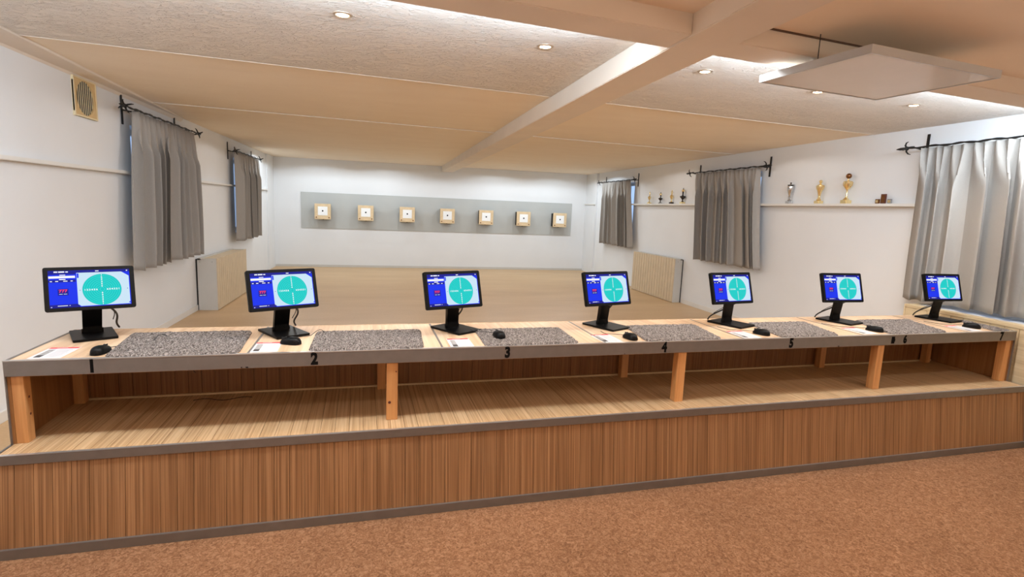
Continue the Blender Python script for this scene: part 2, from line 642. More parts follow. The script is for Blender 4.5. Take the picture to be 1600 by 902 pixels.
# sloping cover strip along the left wall
b = MB()
b.hexa([(XL, -.55, 2.478), (-.413, -.55, 2.482), (-.69, 4.6, 2.478), (XL, 4.6, 2.440),
        (XL, -.55, 2.515), (-.413, -.55, 2.515), (-.69, 4.6, 2.515), (XL, 4.6, 2.515)])
tn += 1
tag(b.build('trim_%d' % tn, M['beam'], bevel=.002), kind='structure')
# beams
tag(MB().box(BX0, BX1, YF, YB, 2.367, 2.61).build('ceiling_beam', M['beam'], bevel=.004), kind='structure')
for xa, xb, zz in ((XL, BX0, 2.372), (BX1, XR, 2.372)):
    tag(MB().prism([(xa, cb_front(xa)), (xb, cb_front(xb)), (xb, cb_back(xb)), (xa, cb_back(xa))], zz, 2.61).build('ceiling_beam', M['beam'], bevel=.004), kind='structure')
# shadow gap between near ceiling and right cross beam (a dark strip stands in for the shade)
MB().prism([(BX1 + .01, cb_front(BX1) - .012), (5.0, cb_front(5.0) - .012), (5.0, cb_front(5.0) - .001), (BX1 + .01, cb_front(BX1) - .001)], ZN - .006, ZN + .002).build('gap_shade_strip', M['frame_dark'], ceil)

# ------------------------------------------------------------------ recessed spots
spot_root = None
for i, (x, y, lab) in enumerate([(1.412, .215, 'recessed warm ceiling spotlight nearest the left wall'),
                                 (2.491, .347, 'recessed warm ceiling spotlight just left of the long beam'),
                                 (3.586, .476, 'recessed warm ceiling spotlight just right of the long beam'),
                                 (4.605, .659, 'recessed warm ceiling spotlight at the lower edge of the hanging white panel'),
                                 (5.556, .739, 'recessed warm ceiling spotlight nearest the right wall')]):
    if spot_root is None:
        r = empty('ceiling_spotlight', (x, y, ZC))
        MB().lathe([(.030, -.001), (.034, -.007), (.047, -.004), (.049, 0), (.049, .001)], 24).build('ring', M['ring_metal'], r, smooth=True)
        MB().lathe([(.0305, -.004), (.022, -.0065), (.008, -.008)], 20).build('lens', M['lamp'], r, smooth=True)
        spot_root = r
    else:
        r = copy_tree(spot_root)
        r.location = (x, y, ZC)
    tag(r, lab, 'spotlight', 'recessed ceiling spots')
    l = bpy.data.lights.new('spot_light', 'SPOT')
    l.energy = 22
    l.color = (1.0, 0.72, 0.45)
    l.spot_size = math.radians(125)
    l.spot_blend = 0.6
    l.shadow_soft_size = 0.02
    lo = bpy.data.objects.new('spot_light', l)
    lo.location = (x, y, ZC - .022)
    COL.objects.link(lo)

# ------------------------------------------------------------------ hanging heating panel
hp = empty('heating_panel', (4.02, -.367, 2.300), .118)
MB().box(-.434, .434, -.304, .304, .0, .004).build('face', M['panel_white'], hp)
fr = MB()
for q in ((-.44, .44, -.31, -.300), (-.44, .44, .300, .31), (-.44, -.430, -.300, .300), (.430, .44, -.300, .300)):
    fr.box(*q, -.003, .034)
fr.build('frame', M['panel_frame'], hp)
MB().box(-.43, .43, -.30, .30, .028, .032).build('back_plate', M['cover_side'], hp)
for sx, sy, z1 in ((-.425, -.03, .150), (.425, -.03, .150)):
    MB().tube([(sx, sy, .032), (sx, sy, z1)], .0022, 6).build('cord', M['iron'], hp)
for sx in (-.16, .10, .30):
    MB().box(sx, sx + .10, -.296, -.28, .032, .040).build('mounting_clip', M['frame_dark'], hp)
tag(hp, 'large white framed heating panel hanging flat below the ceiling at upper right', 'panel')

# ------------------------------------------------------------------ shooting bench
TH = 0.03344
CT, ST = math.cos(TH), math.sin(TH)


def BP(x, y, z):
    return (x * CT - y * ST, x * ST + y * CT, z)


L, WD, H = 6.20, 0.615, 0.8354
SH = 0.4475          # lower shelf height
P1, P2 = 0.118, 0.168
bench = empty('shooting_bench', (0, 0, 0), TH)
tag(bench, 'long low shooting bench with oak top, open shelf and sloping lamella wood front', 'bench')
# top sections with aluminium dividers
seps = [0.0, 0.975, 1.925, 2.875, 3.825, 4.775, 5.74, L]
for i in range(7):
    x0 = seps[i] + (.014 if i == 0 else .006)
    x1 = seps[i + 1] - (.014 if i == 6 else .006)
    MB().box(x0, x1, .010, WD - .008, H - .030, H - .0015).build('top_board', M['top_wood'], bench, loc=None)
for x in seps[1:-1]:
    MB().box(x - .0055, x + .0055, .010, WD - .008, H - .025, H - .0005).build('divider_strip', M['alu'], bench)
# front fascia, end fascias, rear edge
MB().box(0, L, 0, .010, H - .072, H - .004).build('front_fascia', M['alu'], bench, bevel=.001)
MB().box(0, L, -.001, .016, H - .004, H + .0008).build('edge_strip', M['alu_light'], bench)
MB().box(0, .013, .010, WD, H - .072, H).build('end_fascia', M['alu'], bench, bevel=.001)
MB().box(L - .013, L, .010, WD, H - .072, H).build('end_fascia', M['alu'], bench, bevel=.001)
MB().box(.013, L - .013, WD - .007, WD, H - .035, H).build('rear_edge', M['top_wood'], bench)
MB().box(.02, L - .02, .011, .03, H - .076, H - .030).build('front_rail', M['post_wood'], bench)
MB().box(.02, L - .02, .03, WD - .01, H - .045, H - .031).build('underside', M['side_wood'], bench)
# numbers on the fascia
for s, x, sc in (('1', .331, 1), ('2', 1.281, 1), ('3', 2.281, 1), ('4', 3.252, 1), ('5', 4.171, 1), ('6', 5.123, .9), ('7', 6.048, 1)):
    me = text_mesh(s, .082 * sc, M['decal'], bold=.0044, ext=.0004, sx=.78)
    link('number', me, bench, (x, -.0006, H - .037), (PI / 2, 0, 0))
MB().box(5.002, 5.030, -.0012, .001, H - .062, H - .014).box(5.008, 5.034, -.0013, .001, H - .048, H - .028).build('number_remnant', M['decal'], bench)
mk = MB()
for x, w_ in ((.945, .006), (.966, .012), (.972, .004), (2.99, .004), (4.55, .010)):
    mk.box(x, x + w_, -.0008, .001, H - .070, H - .064)
mk.build('scuff_mark', M['decal'], bench)
# side panels
for x0 in (.004, L - .016):
    MB().box(x0, x0 + .012, .012, WD - .006, SH, H - .072).build('side_panel', M['side_wood'], bench)
MB().box(0, .004, .001, WD - .002, SH, H - .072).build('end_trim', M['alu'], bench)
MB().box(L - .004, L, .001, WD - .002, SH, H - .072).build('end_trim', M['alu'], bench)
# side posts and middle posts, front
for x0, x1 in ((.016, .062), (1.634, 1.692), (3.362, 3.418), (4.912, 4.968), (6.128, 6.182)):
    MB().box(x0, x1, .014, .068, SH, H - .072).build('front_post', M['post_wood'], bench, bevel=.0015)
for x0, x1 in ((.018, .066), (1.60, 1.65), (3.25, 3.30), (4.955, 5.005), (6.05, 6.10)):
    MB().box(x0, x1, .512, .562, SH, H - .046).build('rear_post', M['post_wood'], bench, bevel=.0015)
# knots
for x, z in ((.0635, .575), (.0635, .655)):
    MB().lathe([(.006, 0), (.006, .0006)], 10, (x - .0012, .045, z), 'x').build('knot', M['plaque'], bench)
MB().lathe([(.008, 0), (.007, -.0008)], 12, (1.650, .0138, .545), 'y').build('knot', M['plaque'], bench)
MB().lathe([(.004, 0), (.004, -.0008)], 12, (1.683, .0138, .712), 'y').build('knot', M['plaque'], bench)
# knob on the left end panel
MB().lathe([(.016, 0), (.018, -.010), (.015, -.022), (.006, -.026)], 16, (0, .30, .62), 'x').build('knob', M['brass'], bench, smooth=True)

PW = 0.0689
NP = 90


def plank_mesh(kind):
    g = .0007
    b = MB()
    if kind == 'front':
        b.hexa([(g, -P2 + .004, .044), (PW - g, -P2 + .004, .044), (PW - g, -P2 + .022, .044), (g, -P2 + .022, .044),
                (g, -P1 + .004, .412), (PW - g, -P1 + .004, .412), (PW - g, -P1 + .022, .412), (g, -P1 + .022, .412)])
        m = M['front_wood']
    elif kind == 'shelf':
        b.box(g, PW - g, -P1 + .010, .575, SH - .016, SH)
        m = M['shelf_wood']
    else:
        b.box(g, PW - g, .575, .585, SH, H - .036)
        m = M['back_wood']
    return b.mesh('plank', m, bevel=.0008, bseg=1)


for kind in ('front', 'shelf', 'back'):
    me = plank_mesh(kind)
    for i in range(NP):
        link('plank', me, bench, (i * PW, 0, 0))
# dark substrate behind the planks
MB().hexa([(0.002, -P2 + .023, 0), (L - .002, -P2 + .023, 0), (L - .002, .60, 0), (.002, .60, 0),
           (0.002, -P1 + .023, SH - .017), (L - .002, -P1 + .023, SH - .017), (L - .002, .60, SH - .017), (.002, .60, SH - .017)]).build('carcass', M['side_wood'], bench)
MB().box(.01, L - .01, .586, .597, SH - .02, H - .036).build('back_board', M['side_wood'], bench)
MB().box(.016, L - .016, .565, .575, SH, SH + .010).build('back_batten', M['sill_wood'], bench)
# trims of the base
MB().box(-.006, L + .006, -P1 - .006, -P1 + .004, .408, SH + .002).build('top_trim', M['alu'], bench, bevel=.001)
MB().box(-.006, L + .006, -P1 - .006, -P1 + .010, SH + .002, SH + .0035).build('edge_strip', M['alu_light'], bench)
MB().box(-.008, L + .008, -P2 - .008, -P2 + .012, 0, .046).build('bottom_trim', M['alu'], bench, bevel=.001)
for x0, x1 in ((-.006, .008), (L - .006, L + .008)):
    MB().hexa([(x0, -P2 - .002, .044), (x1, -P2 - .002, .044), (x1, .60, .044), (x0, .60, .044),
               (x0, -P1 - .002, SH), (x1, -P1 - .002, SH), (x1, .60, SH), (x0, .60, SH)]).build('end_board', M['alu'], bench)

# ------------------------------------------------------------------ monitors
WM, HM, TILT = .361, .218, .2827
MON = [  # screen centre (bench x,y), yaw (deg, rel. bench), base centre, base yaw
    (.201, .355, 22.0, (.152, .462), 27), (1.103, .312, 25.2, (1.083, .430), 31), (2.024, .295, 17.6, (2.063, .430), 33),
    (3.022, .343, 13.4, (3.070, .430), 26), (3.966, .359, 8.0, (4.030, .420), 22), (4.941, .381, -.9, (5.005, .435), 17), (5.949, .392, -2.1, (6.010, .437), 11)]


def rrect(w, h, r, n=5):
    p = []
    for cx, cy, a0 in ((w / 2 - r, h / 2 - r, 0), (-w / 2 + r, h / 2 - r, 90), (-w / 2 + r, -h / 2 + r, 180), (w / 2 - r, -h / 2 + r, 270)):
        for q in range(n + 1):
            a = math.radians(a0 + 90 * q / n)
            p.append((cx + r * math.cos(a), cy + r * math.sin(a)))
    return p


def flat(polys, z):
    """thin printed graphics: list of polygons in (x,z) of the screen, facing -y"""
    b = MB()
    for p in polys:
        b.prism(p, z, z + .0002)
    return b


RX = Matrix.Rotation(PI / 2, 4, 'X')


def scr_part(name, b, mat, parent):
    """b is drawn in x-y with +z towards the viewer; stands it upright"""
    b.xf(RX)
    return b.build(name, mat, parent)


def R4(x0, x1, y0, y1):
    return [(x0, y0), (x1, y0), (x1, y1), (x0, y1)]


def circle(cx, cy, r, n=40):
    return [(cx + r * math.cos(2 * PI * i / n), cy + r * math.sin(2 * PI * i / n)) for i in range(n)]


def make_screen():
    """screen assembly about its centre, facing -y; returns list of (name, mesh, children)"""
    sw, sh = .322, .184
    L0, R0, B0, T0 = -sw / 2, sw / 2, -sh / 2, sh / 2
    parts = []
    b = MB().prism(rrect(WM, HM, .010), -.022, 0)
    b.xf(RX)
    housing = b.mesh('housing', M['black'], smooth=True, bevel=.002)
    d = MB().prism(R4(L0, R0, B0, T0), .0002, .0006)
    d.xf(RX)
    display = d.mesh('display', M['scr_blue'])
    sub = []

    def add(name, polys, mat, z):
        q = flat(polys, z)
        q.xf(RX)
        sub.append((name, q.mesh(name, mat), None))
    xs = L0 + sw * .335        # boundary of side bar
    yt = T0 - .013
    add('header_bar', [R4(L0, R0, yt, T0), R4(L0, xs - .004, T0 - .020, yt), R4(L0, xs - .004, T0 - .058, T0 - .046)], M['scr_navy'], .0008)
    c = .022
    add('field', [[(xs + .012, B0 + .004), (R0 - .004, B0 + .004), (R0 - .004, yt - c), (R0 - .034, yt), (xs, yt), (xs, B0 + .014)]], M['scr_pale'], .0008)
    add('name_bar', [R4(L0 + .001, xs - .006, T0 - .038, T0 - .027)], M['scr_white'], .0010)
    add('footer_bar', [R4(L0, xs + .006, B0, B0 + .016)], M['scr_navy'], .00075)
    tcx, tcy, tr = xs + .098, -.009, .079
    add('target_disc', [circle(tcx, tcy, tr, 56)], M['scr_teal'], .0010)
    rings = MB()
    for kk in range(1, 9):
        ro = tr * (kk / 9.0)
        wdt = .0009
        n = 48
        for i in range(n):
            a0, a1 = 2 * PI * i / n, 2 * PI * (i + 1) / n
            rings.prism([(tcx + ro * math.cos(a0), tcy + ro * math.sin(a0)), (tcx + (ro + wdt) * math.cos(a0), tcy + (ro + wdt) * math.sin(a0)),
                         (tcx + (ro + wdt) * math.cos(a1), tcy + (ro + wdt) * math.sin(a1)), (tcx + ro * math.cos(a1), tcy + ro * math.sin(a1))], .0012, .0013)
    rings.xf(RX)
    sub.append(('target_rings', rings.mesh('target_rings', M['scr_ring']), None))
    bx = (L0 + xs) / 2 - .001
    add('logo_box', [R4(bx - .020, bx + .020, -.031, .001)], M['scr_navy'], .0010)

    def txt(s, size, x, y, mat, bold=.0003, sx=1.0):
        me = text_mesh(s, size, mat, bold=bold, ext=.0001, sx=sx)
        me.transform(Matrix.Translation((x, y, .0015)))
        me.transform(RX)
        sub.append(('lettering', me, None))
    txt('777', .0185, bx, -.010, M['scr_red'], .0008, 1.15)
    add('caption', [R4(bx - .015, bx - .002, -.026, -.0235), R4(bx + .002, bx + .015, -.026, -.0235)], M['scr_pale'], .0012)
    # small unreadable interface marks
    hd = [R4(L0 + .022, L0 + .036, T0 - .010, T0 - .004), R4(L0 + .039, L0 + .062, T0 - .0105, T0 - .004), R4(L0 + .066, L0 + .076, T0 - .010, T0 - .005),
          R4(bx - .010, bx + .012, T0 - .024, T0 - .0205), R4(bx - .012, bx + .012, T0 - .0465, T0 - .042),
          R4(L0 + .006, L0 + .014, T0 - .055, T0 - .051), R4(L0 + .026, L0 + .037, T0 - .055, T0 - .051), R4(L0 + .056, L0 + .072, T0 - .055, T0 - .051), R4(L0 + .084, L0 + .092, T0 - .055, T0 - .051),
          R4(xs + .074, xs + .088, T0 - .008, T0 - .004), R4(L0 + .030, L0 + .068, B0 + .008, B0 + .011), R4(L0 + .074, L0 + .078, B0 + .008, B0 + .011), R4(L0 + .004, L0 + .009, B0 + .003, B0 + .006),
          R4(R0 - .014, R0 - .008, T0 - .010, T0 - .005)]
    add('interface_marks', hd, M['scr_white'], .0013)
    add('side_tab', [R4(xs + .001, xs + .008, yt - .026, yt - .003), R4(R0 - .009, R0 - .004, B0 + .008, B0 + .014)], M['scr_blue'], .0011)
    add('arrow_mark', [circle(xs + .010, tcy, .0018, 8), circle(R0 - .012, tcy, .0018, 8)], M['scr_navy'], .0011)
    txt('1 2 3 4 5 6', .0120, tcx - .045, tcy, M['scr_white'], .0004, 1.0)
    txt('6 5 4 3 2 1', .0120, tcx + .045, tcy, M['scr_white'], .0004, 1.0)
    nums = '123456'
    for s_ in (1, -1):
        for i, ch in enumerate(nums):
            me = text_mesh(ch, .0105, M['scr_white'], bold=.0005, ext=.0001)
            me.transform(Matrix.Translation((tcx, tcy + s_ * (.073 - i * .0112), .0015)))
            me.transform(RX)
            sub.append(('ring_number', me, None))
    return housing, display, sub


housing_me, display_me, sub_list = make_screen()
SUBS = {}
for nm, me, _ in sub_list:
    SUBS.setdefault(nm, []).append(me)
# join lettering meshes into single meshes per name
joined = []
for nm, ms in SUBS.items():
    if len(ms) == 1:
        joined.append((nm, ms[0]))
    elif nm == 'lettering':
        for x in ms:
            joined.append((nm, x))
    else:
        bm = bmesh.new()
        for x in ms:
            bm.from_mesh(x)
        me = bpy.data.meshes.new(nm)
        bm.to_mesh(me)
        bm.free()
        me.materials.append(ms[0].materials[0])
        joined.append((nm, me))

ords = ['leftmost black monitor on the bench, at station 1, showing a blue and teal target screen',
        'black monitor at station 2, second from the left, with a mouse against its foot',
        'black monitor at station 3, whose mouse lies on the grey mat to its right',
        'black monitor at station 4, the middle one of seven on the bench',
        'black monitor at station 5, below the grey curtain on the right wall',
        'black monitor at station 6, second from the right end of the bench',
        'rightmost black monitor on the bench, in front of the big pale curtain']
ZS = 1.104
for i, (sx, sy, yw, (bx_, by_), byw) in enumerate(MON):
    root = empty('monitor', BP(bx_, by_, H), TH)
    tag(root, ords[i], 'monitor', 'monitors along the shooting bench')
    a = math.radians(byw)
    # foot
    bm_ = MB().prism(rrect(.185, .262, .006, 3), 0, .012)
    bm_.build('foot', M['black'], root, bevel=.002, rot=(0, 0, a))
    # screen
    P = Vector((sx - bx_, sy - by_, ZS - H))
    yaw = math.radians(yw)
    Rm = Matrix.Rotation(yaw, 4, 'Z') @ Matrix.Rotation(-TILT, 4, 'X')
    hs = link('housing', housing_me, root)
    hs.location = P
    hs.rotation_euler = (-TILT, 0, yaw)
    ds = link('display', display_me, hs)
    for nm, me in joined:
        # one level below the housing
        gq = link(nm, me, hs)
        if nm in ('interface_marks', 'target_rings', 'ring_number', 'header_bar', 'caption', 'side_tab', 'arrow_mark'):
            gq['kind'] = 'stuff'
    # neck: slab from the foot to the back of the housing
    pb = Vector((0.0, 0.0, .010))
    off = Matrix.Rotation(a, 3, 'Z') @ Vector((0, .035, 0))
    p0 = pb + off
    p3 = P + (Rm.to_3x3() @ Vector((0, .026, -.045)))
    p1 = p0 + Vector((0, 0, .030))
    nb = MB()
    secs = []
    wx = Vector((math.cos((a + yaw) / 2), math.sin((a + yaw) / 2), 0))
    NS = 7
    for q in range(NS + 1):
        t = q / NS
        if t < .12:
            c = p0.lerp(p1, t / .12)
        else:
            c = p1.lerp(p3, (t - .12) / .88)
        th_ = .022 if q else .03
        wq = .041 if q < NS else .036
        d = Vector((-wx.y, wx.x, 0))
        secs.append([c - wx * wq - d * th_ / 2, c + wx * wq - d * th_ / 2, c + wx * wq + d * th_ / 2, c - wx * wq + d * th_ / 2])
    for s0, s1 in zip(secs, secs[1:]):
        nb.hexa(s0 + s1)
    nb.build('neck', M['black'], root)
    MB().lathe([(.011, -.046), (.012, 0), (.011, .046)], 14, (0, 0, 0), 'x').build('hinge', M['black'], root, smooth=True, loc=tuple(p0 + Vector((0, 0, .012))), rot=(0, 0, (a + yaw) / 2))
    # cables
    e0 = P + (Rm.to_3x3() @ Vector((.055, .020, -.085)))
    e1 = Vector((.09 if i < 4 else -.05, .165, .004))
    if i >= 4:
        e0 = P + (Rm.to_3x3() @ Vector((.06, .024, -.095)))
    e1 = Matrix.Rotation(a * .5, 3, 'Z') @ e1
    pts = []
    for q in range(13):
        t = q / 12
        c = e0.lerp(e1, t) + Vector((0.012 * math.sin(PI * t * 2), .05 * math.sin(PI * t), -.018 * math.sin(PI * t)))
        pts.append(c)
    MB().tube(pts, .0050, 8).build('cable', M['black_matte'], root, smooth=True)
    pts2 = [c + Vector((-.016 * math.sin(PI * k_ / 12), .012 * math.sin(PI * k_ / 6), .003)) for k_, c in enumerate(pts[:8])]
    MB().tube(pts2, .0022, 8).build('cable', M['black_matte'], root, smooth=True)

# ------------------------------------------------------------------ floor mats on the bench (chenille)
MATS = [  # front left, front right, back left, back right (x), front y, back y
    (.374, .936, .322, .914, .010, .480), (1.250, 1.826, 1.258, 1.850, .010, .428), (2.156, 2.712, 2.172, 2.728, .010, .405), (3.135, 3.662, 3.198, 3.727, .010, .418),
    (4.102, 4.570, 4.168, 4.672, .010, .432), (5.000, 5.530, 5.150, 5.685, .010, .444), (5.985, 6.150, 6.120, 6.176, .010, .375)]
mlab = ['long grey chenille mat at the left end of the bench behind the black number one', 'grey chenille mat between the second and third monitors', 'grey chenille mat with a mouse lying on its left part',
        'grey chenille mat between the fourth and fifth monitors', 'grey chenille mat between the fifth and sixth monitors', 'grey chenille mat between the sixth and seventh monitors', 'narrow dark strip of grey mat at the right end of the bench']
from mathutils import noise as mnoise
for i, (fx0, fx1, bx0_, bx1_, y0, y1) in enumerate(MATS):
    x0, x1 = (fx0 + bx0_) / 2, (fx1 + bx1_) / 2
    rz = 0.0
    w, d = x1 - x0, y1 - y0
    nx, ny = max(12, int(w / .0065)), int(d / .0065)
    r = .035 if i < 6 else .012
    vs, fs = [], []
    for jj in range(ny + 1):
        for ii in range(nx + 1):
            u, v = ii / nx * 2 - 1, jj / ny * 2 - 1
            x, y = u * w / 2, v * d / 2
            # round the corners
            ax, ay = abs(x) - (w / 2 - r), abs(y) - (d / 2 - r)
            if ax > 0 and ay > 0:
                m_ = max(ax, ay)
                l_ = math.hypot(ax, ay)
                ax, ay = ax * m_ / l_, ay * m_ / l_
                x = math.copysign(w / 2 - r + ax, x)
                y = math.copysign(d / 2 - r + ay, y)
            vv = y / d + .5
            sh0, sh1 = fx0 + (bx0_ - fx0) * vv, fx1 + (bx1_ - fx1) * vv
            x = sh0 + (sh1 - sh0) * (x / w + .5) - (x0 + x1) / 2
            edge = min(1.0, min(nx * (1 - abs(u)) / 2, ny * (1 - abs(v)) / 2) / 1.5)
            p = Vector((x * 70 + i * 31, y * 70, 3.1 * i))
            h = mnoise.noise(p) + .5 * mnoise.noise(p * 2.1)
            jx = .0018 * mnoise.noise(p * .8 + Vector((50, 0, 0)))
            z = (.009 + .005 * h) * (edge ** .5) + .001
            vs.append((x + jx, y + jx * .7, z))
    for jj in range(ny):
        for ii in range(nx):
            q = jj * (nx + 1) + ii
            fs.append((q, q + 1, q + nx + 2, q + nx + 1))
    b = MB()
    b.v, b.f = vs, fs
    o = b.build('bench_mat', M['pile'], None, smooth=True)
    o.location = BP((x0 + x1) / 2, (y0 + y1) / 2, H)
    o.rotation_euler = (0, 0, TH + rz)
    tag(o, mlab[i], 'mat', 'grey chenille mats on the bench')

# ------------------------------------------------------------------ instruction sheets
SHE = [((.136, .127), 0), ((1.040, .128), 0.0), ((2.035, .108), 0), ((2.925, .122), .04), ((3.900, .124), 0), ((4.868, .140), .03), ((5.838, .130), .05)]
slab = ['white instruction sheet with red header left of the first mouse, at station 1', 'white instruction sheet with red header in front of the second monitor', 'white instruction sheet with red header in front of the third monitor',
        'white instruction sheet with red header in front of the fourth monitor', 'white instruction sheet with red header in front of the fifth monitor', 'white instruction sheet with red header in front of the sixth monitor',
        'white instruction sheet with red header in front of the rightmost monitor']
proto = None
for i, ((x, y), rz) in enumerate(SHE):
    if proto is None:
        proto = empty('instruction_sheet')
        MB().box(-.064, .064, -.098, .098, 0, .0006).build('paper', M['paper'], proto)
        MB().box(-.060, .060, .074, .096, .0006, .0009).build('header', M['red'], proto)
        MB().box(-.030, .014, .082, .087, .0009, .0011).build('header_line', M['paper'], proto)
        MB().box(-.050, -.022, -.080, .058, .0006, .0009).build('picture', M['greyprint'], proto)
        MB().box(-.049, -.023, -.079, -.040, .0009, .0011).build('picture_block', M['darkprint'], proto)
        tl = MB()
        for q in range(14):
            yy = .056 - q * .0098
            tl.box(-.012, .052 - random.random() * .02, yy, yy + .0022, .0006, .0008)
        tl.build('text_lines', M['textprint'], proto)
        root = proto
    else:
        root = copy_tree(proto)
    root.location = BP(x, y, H - .0015)
    root.rotation_euler = (0, 0, TH + rz)
    tag(root, slab[i], 'paper', 'instruction sheets on the bench')

# ------------------------------------------------------------------ mice
MICE = [(.331, .098, H, -10, (.20, .30)), (1.150, .180, H, 68, (.16, .20)), (2.272, .172, H + .0125, 8, (-.13, .20)), (3.068, .090, H, 12, (-.10, .20)),
        (4.028, .110, H, 24, (-.16, .24)), (4.982, .118, H, 26, (-.20, .26)), (5.938, .138, H, 28, (-.16, .24))]
clab = ['black computer mouse between the first sheet and the first grey mat', 'black computer mouse lying sideways against the foot of the second monitor', 'black computer mouse resting on the third grey mat',
        'black computer mouse at the left edge of the fourth grey mat', 'black computer mouse at the left edge of the fifth grey mat', 'black computer mouse at the left edge of the sixth grey mat', 'black computer mouse beside the narrow dark mat at the right bench end']


def mouse_mesh():
    b = MB()
    NU, NV = 18, 14
    for jv in range(NV + 1):
        ph = (PI / 2) * jv / NV
        for iu in range(NU):
            a = 2 * PI * iu / NU
            cx, cy = math.cos(a), math.sin(a)
            x = .031 * math.copysign(abs(cx) ** .75, cx) * (1 - .06 * cy)
            y = .056 * math.copysign(abs(cy) ** .85, cy)
            rr = math.cos(ph) ** .55 if jv < NV else 0.0
            z = .036 * (math.sin(ph) ** .9) * (1 - .25 * max(0, y / .056) * rr)
            # pinched waist
            x *= 1 - .10 * math.exp(-((y - .005) / .02) ** 2)
            b.v.append((x * rr, y * rr - .004 * (1 - rr), z + .002))
    for jv in range(NV):
        for iu in range(NU):
            i2 = (iu + 1) % NU
            b.f.append((jv * NU + iu, jv * NU + i2, (jv + 1) * NU + i2, (jv + 1) * NU + iu))
    b.f.append(tuple(range(NU - 1, -1, -1)))
    return b.mesh('shell', M['black'], smooth=True)


mm_ = mouse_mesh()
wheel = MB().lathe([(.007, -.0035), (.008, 0), (.007, .0035)], 14, (0, .027, .0295), 'x').mesh('wheel', M['black_matte'], smooth=True)
btn = MB().box(-.0006, .0006, .010, .050, .020, .0335).mesh('button_gap', M['black_matte'])
for i, (x, y, z, yw, (dx, dy)) in enumerate(MICE):
    root = empty('computer_mouse', BP(x, y, z - .001), TH + math.radians(yw))
    link('shell', mm_, root)
    link('wheel', wheel, root)
    link('button_gap', btn, root)
    a = -math.radians(yw)
    # cable runs to the rear of the bench
    e = Matrix.Rotation(a, 3, 'Z') @ Vector((dx, dy, 0))
    pts = []
    s0 = Vector((0, .054, .010))
    for q in range(17):
        t = q / 16
        zz = .010 * (1 - t) ** 2 + (.0025 - (z - H) if t > .4 else .0025)
        c = s0.lerp(Vector((e.x, e.y, 0)), t) + Vector((.04 * math.sin(PI * t) * (1 if i < 2 else -1), .03 * math.sin(PI * 2 * t) * .5, 0))
        c.z = max(zz, .0025)
        if 0 < i < 2 or i == 0:
            c.z = .010 * (1 - t) ** 2 + .0025 + (.03 * math.sin(PI * (t - .55) / .4) if .55 < t < .95 else 0)
        if i == 2:
            c.z = .0045 + .006 * (1 - t)
        pts.append(c)
    MB().tube(pts, .0017, 6).build('cable', M['black_matte'], root, smooth=True)
    tag(root, clab[i], 'mouse', 'computer mice on the bench')

# dangling cables under the bench
cr = MB()
for k_, (x0, dx) in enumerate(((.46, .05), (.49, .12))):
    pts = [(x0 + dx * t + .012 * math.sin(7 * t), .52 - .05 * t, H - .046 - .13 * t - .05 * t * t * k_) for t in [q / 10 for q in range(11)]]
    cr.tube(pts, .0028 if not k_ else .0018, 6)
co = cr.build('dangling_cable', M['black_matte'], None, smooth=True)
co.rotation_euler = (0, 0, TH)
tag(co, 'thin black cables dangling inside the open shelf below the first mat', 'cable')
cb2 = MB().tube([(.60 + .3 * t, .47 + .02 * math.sin(9 * t), SH + .003) for t in [q / 12 for q in range(13)]], .002, 6).build('loose_cable', M['black_matte'], None, smooth=True)
cb2.rotation_euler = (0, 0, TH)
tag(cb2, 'thin dark cable lying on the lower shelf near station 1', 'cable')

# ------------------------------------------------------------------ target wall
gp = MB().box(-.14, 6.145, YB - .016, YB - .004, .985, 1.772).build('backing_board', M['grey_panel'], None, bevel=.002)
tag(gp, 'long pale grey backing board on the far wall behind the target boxes', 'board')
tlab = ['leftmost beige target box on the far wall', 'second beige target box from the left on the far wall', 'third beige target box from the left on the far wall', 'middle beige target box of the seven on the far wall',
        'third beige target box from the right on the far wall', 'second beige target box from the right on the far wall', 'rightmost beige target box on the far wall']
proto = None
for i in range(7):
    x = .335 + .9065 * i
    if proto is None:
        proto = root = empty('target_box')
        MB().box(-.168, .168, -.236, -.200, -.178, .158).build('front_plate', M['plate_beige'], proto, bevel=.004)
        MB().box(-.150, .150, -.200, 0, -.165, .145).build('housing', M['black_matte'], proto)
        MB().box(-.100, .100, -.240, -.236, -.092, .098).build('target_card', M['card'], proto)
        MB().lathe([(.017, 0), (.017, -.001)], 20, (0, -.240, .004), 'y').build('bullseye', M['decal'], proto)
        for sx in (-.130, .130):
            MB().lathe([(.013, .001), (.013, -.006), (.009, -.009)], 14, (sx, -.236, -.136), 'y').build('screw_knob', M['bronze'], proto, smooth=True)
        MB().box(-.012, .012, -.12, -.09, -.19, -.165).build('cable_gland', M['black_matte'], proto)
    else:
        root = copy_tree(proto)
    root.location = (x, YB - .012, 1.372)
    tag(root, tlab[i], 'target', 'target boxes on the far wall')

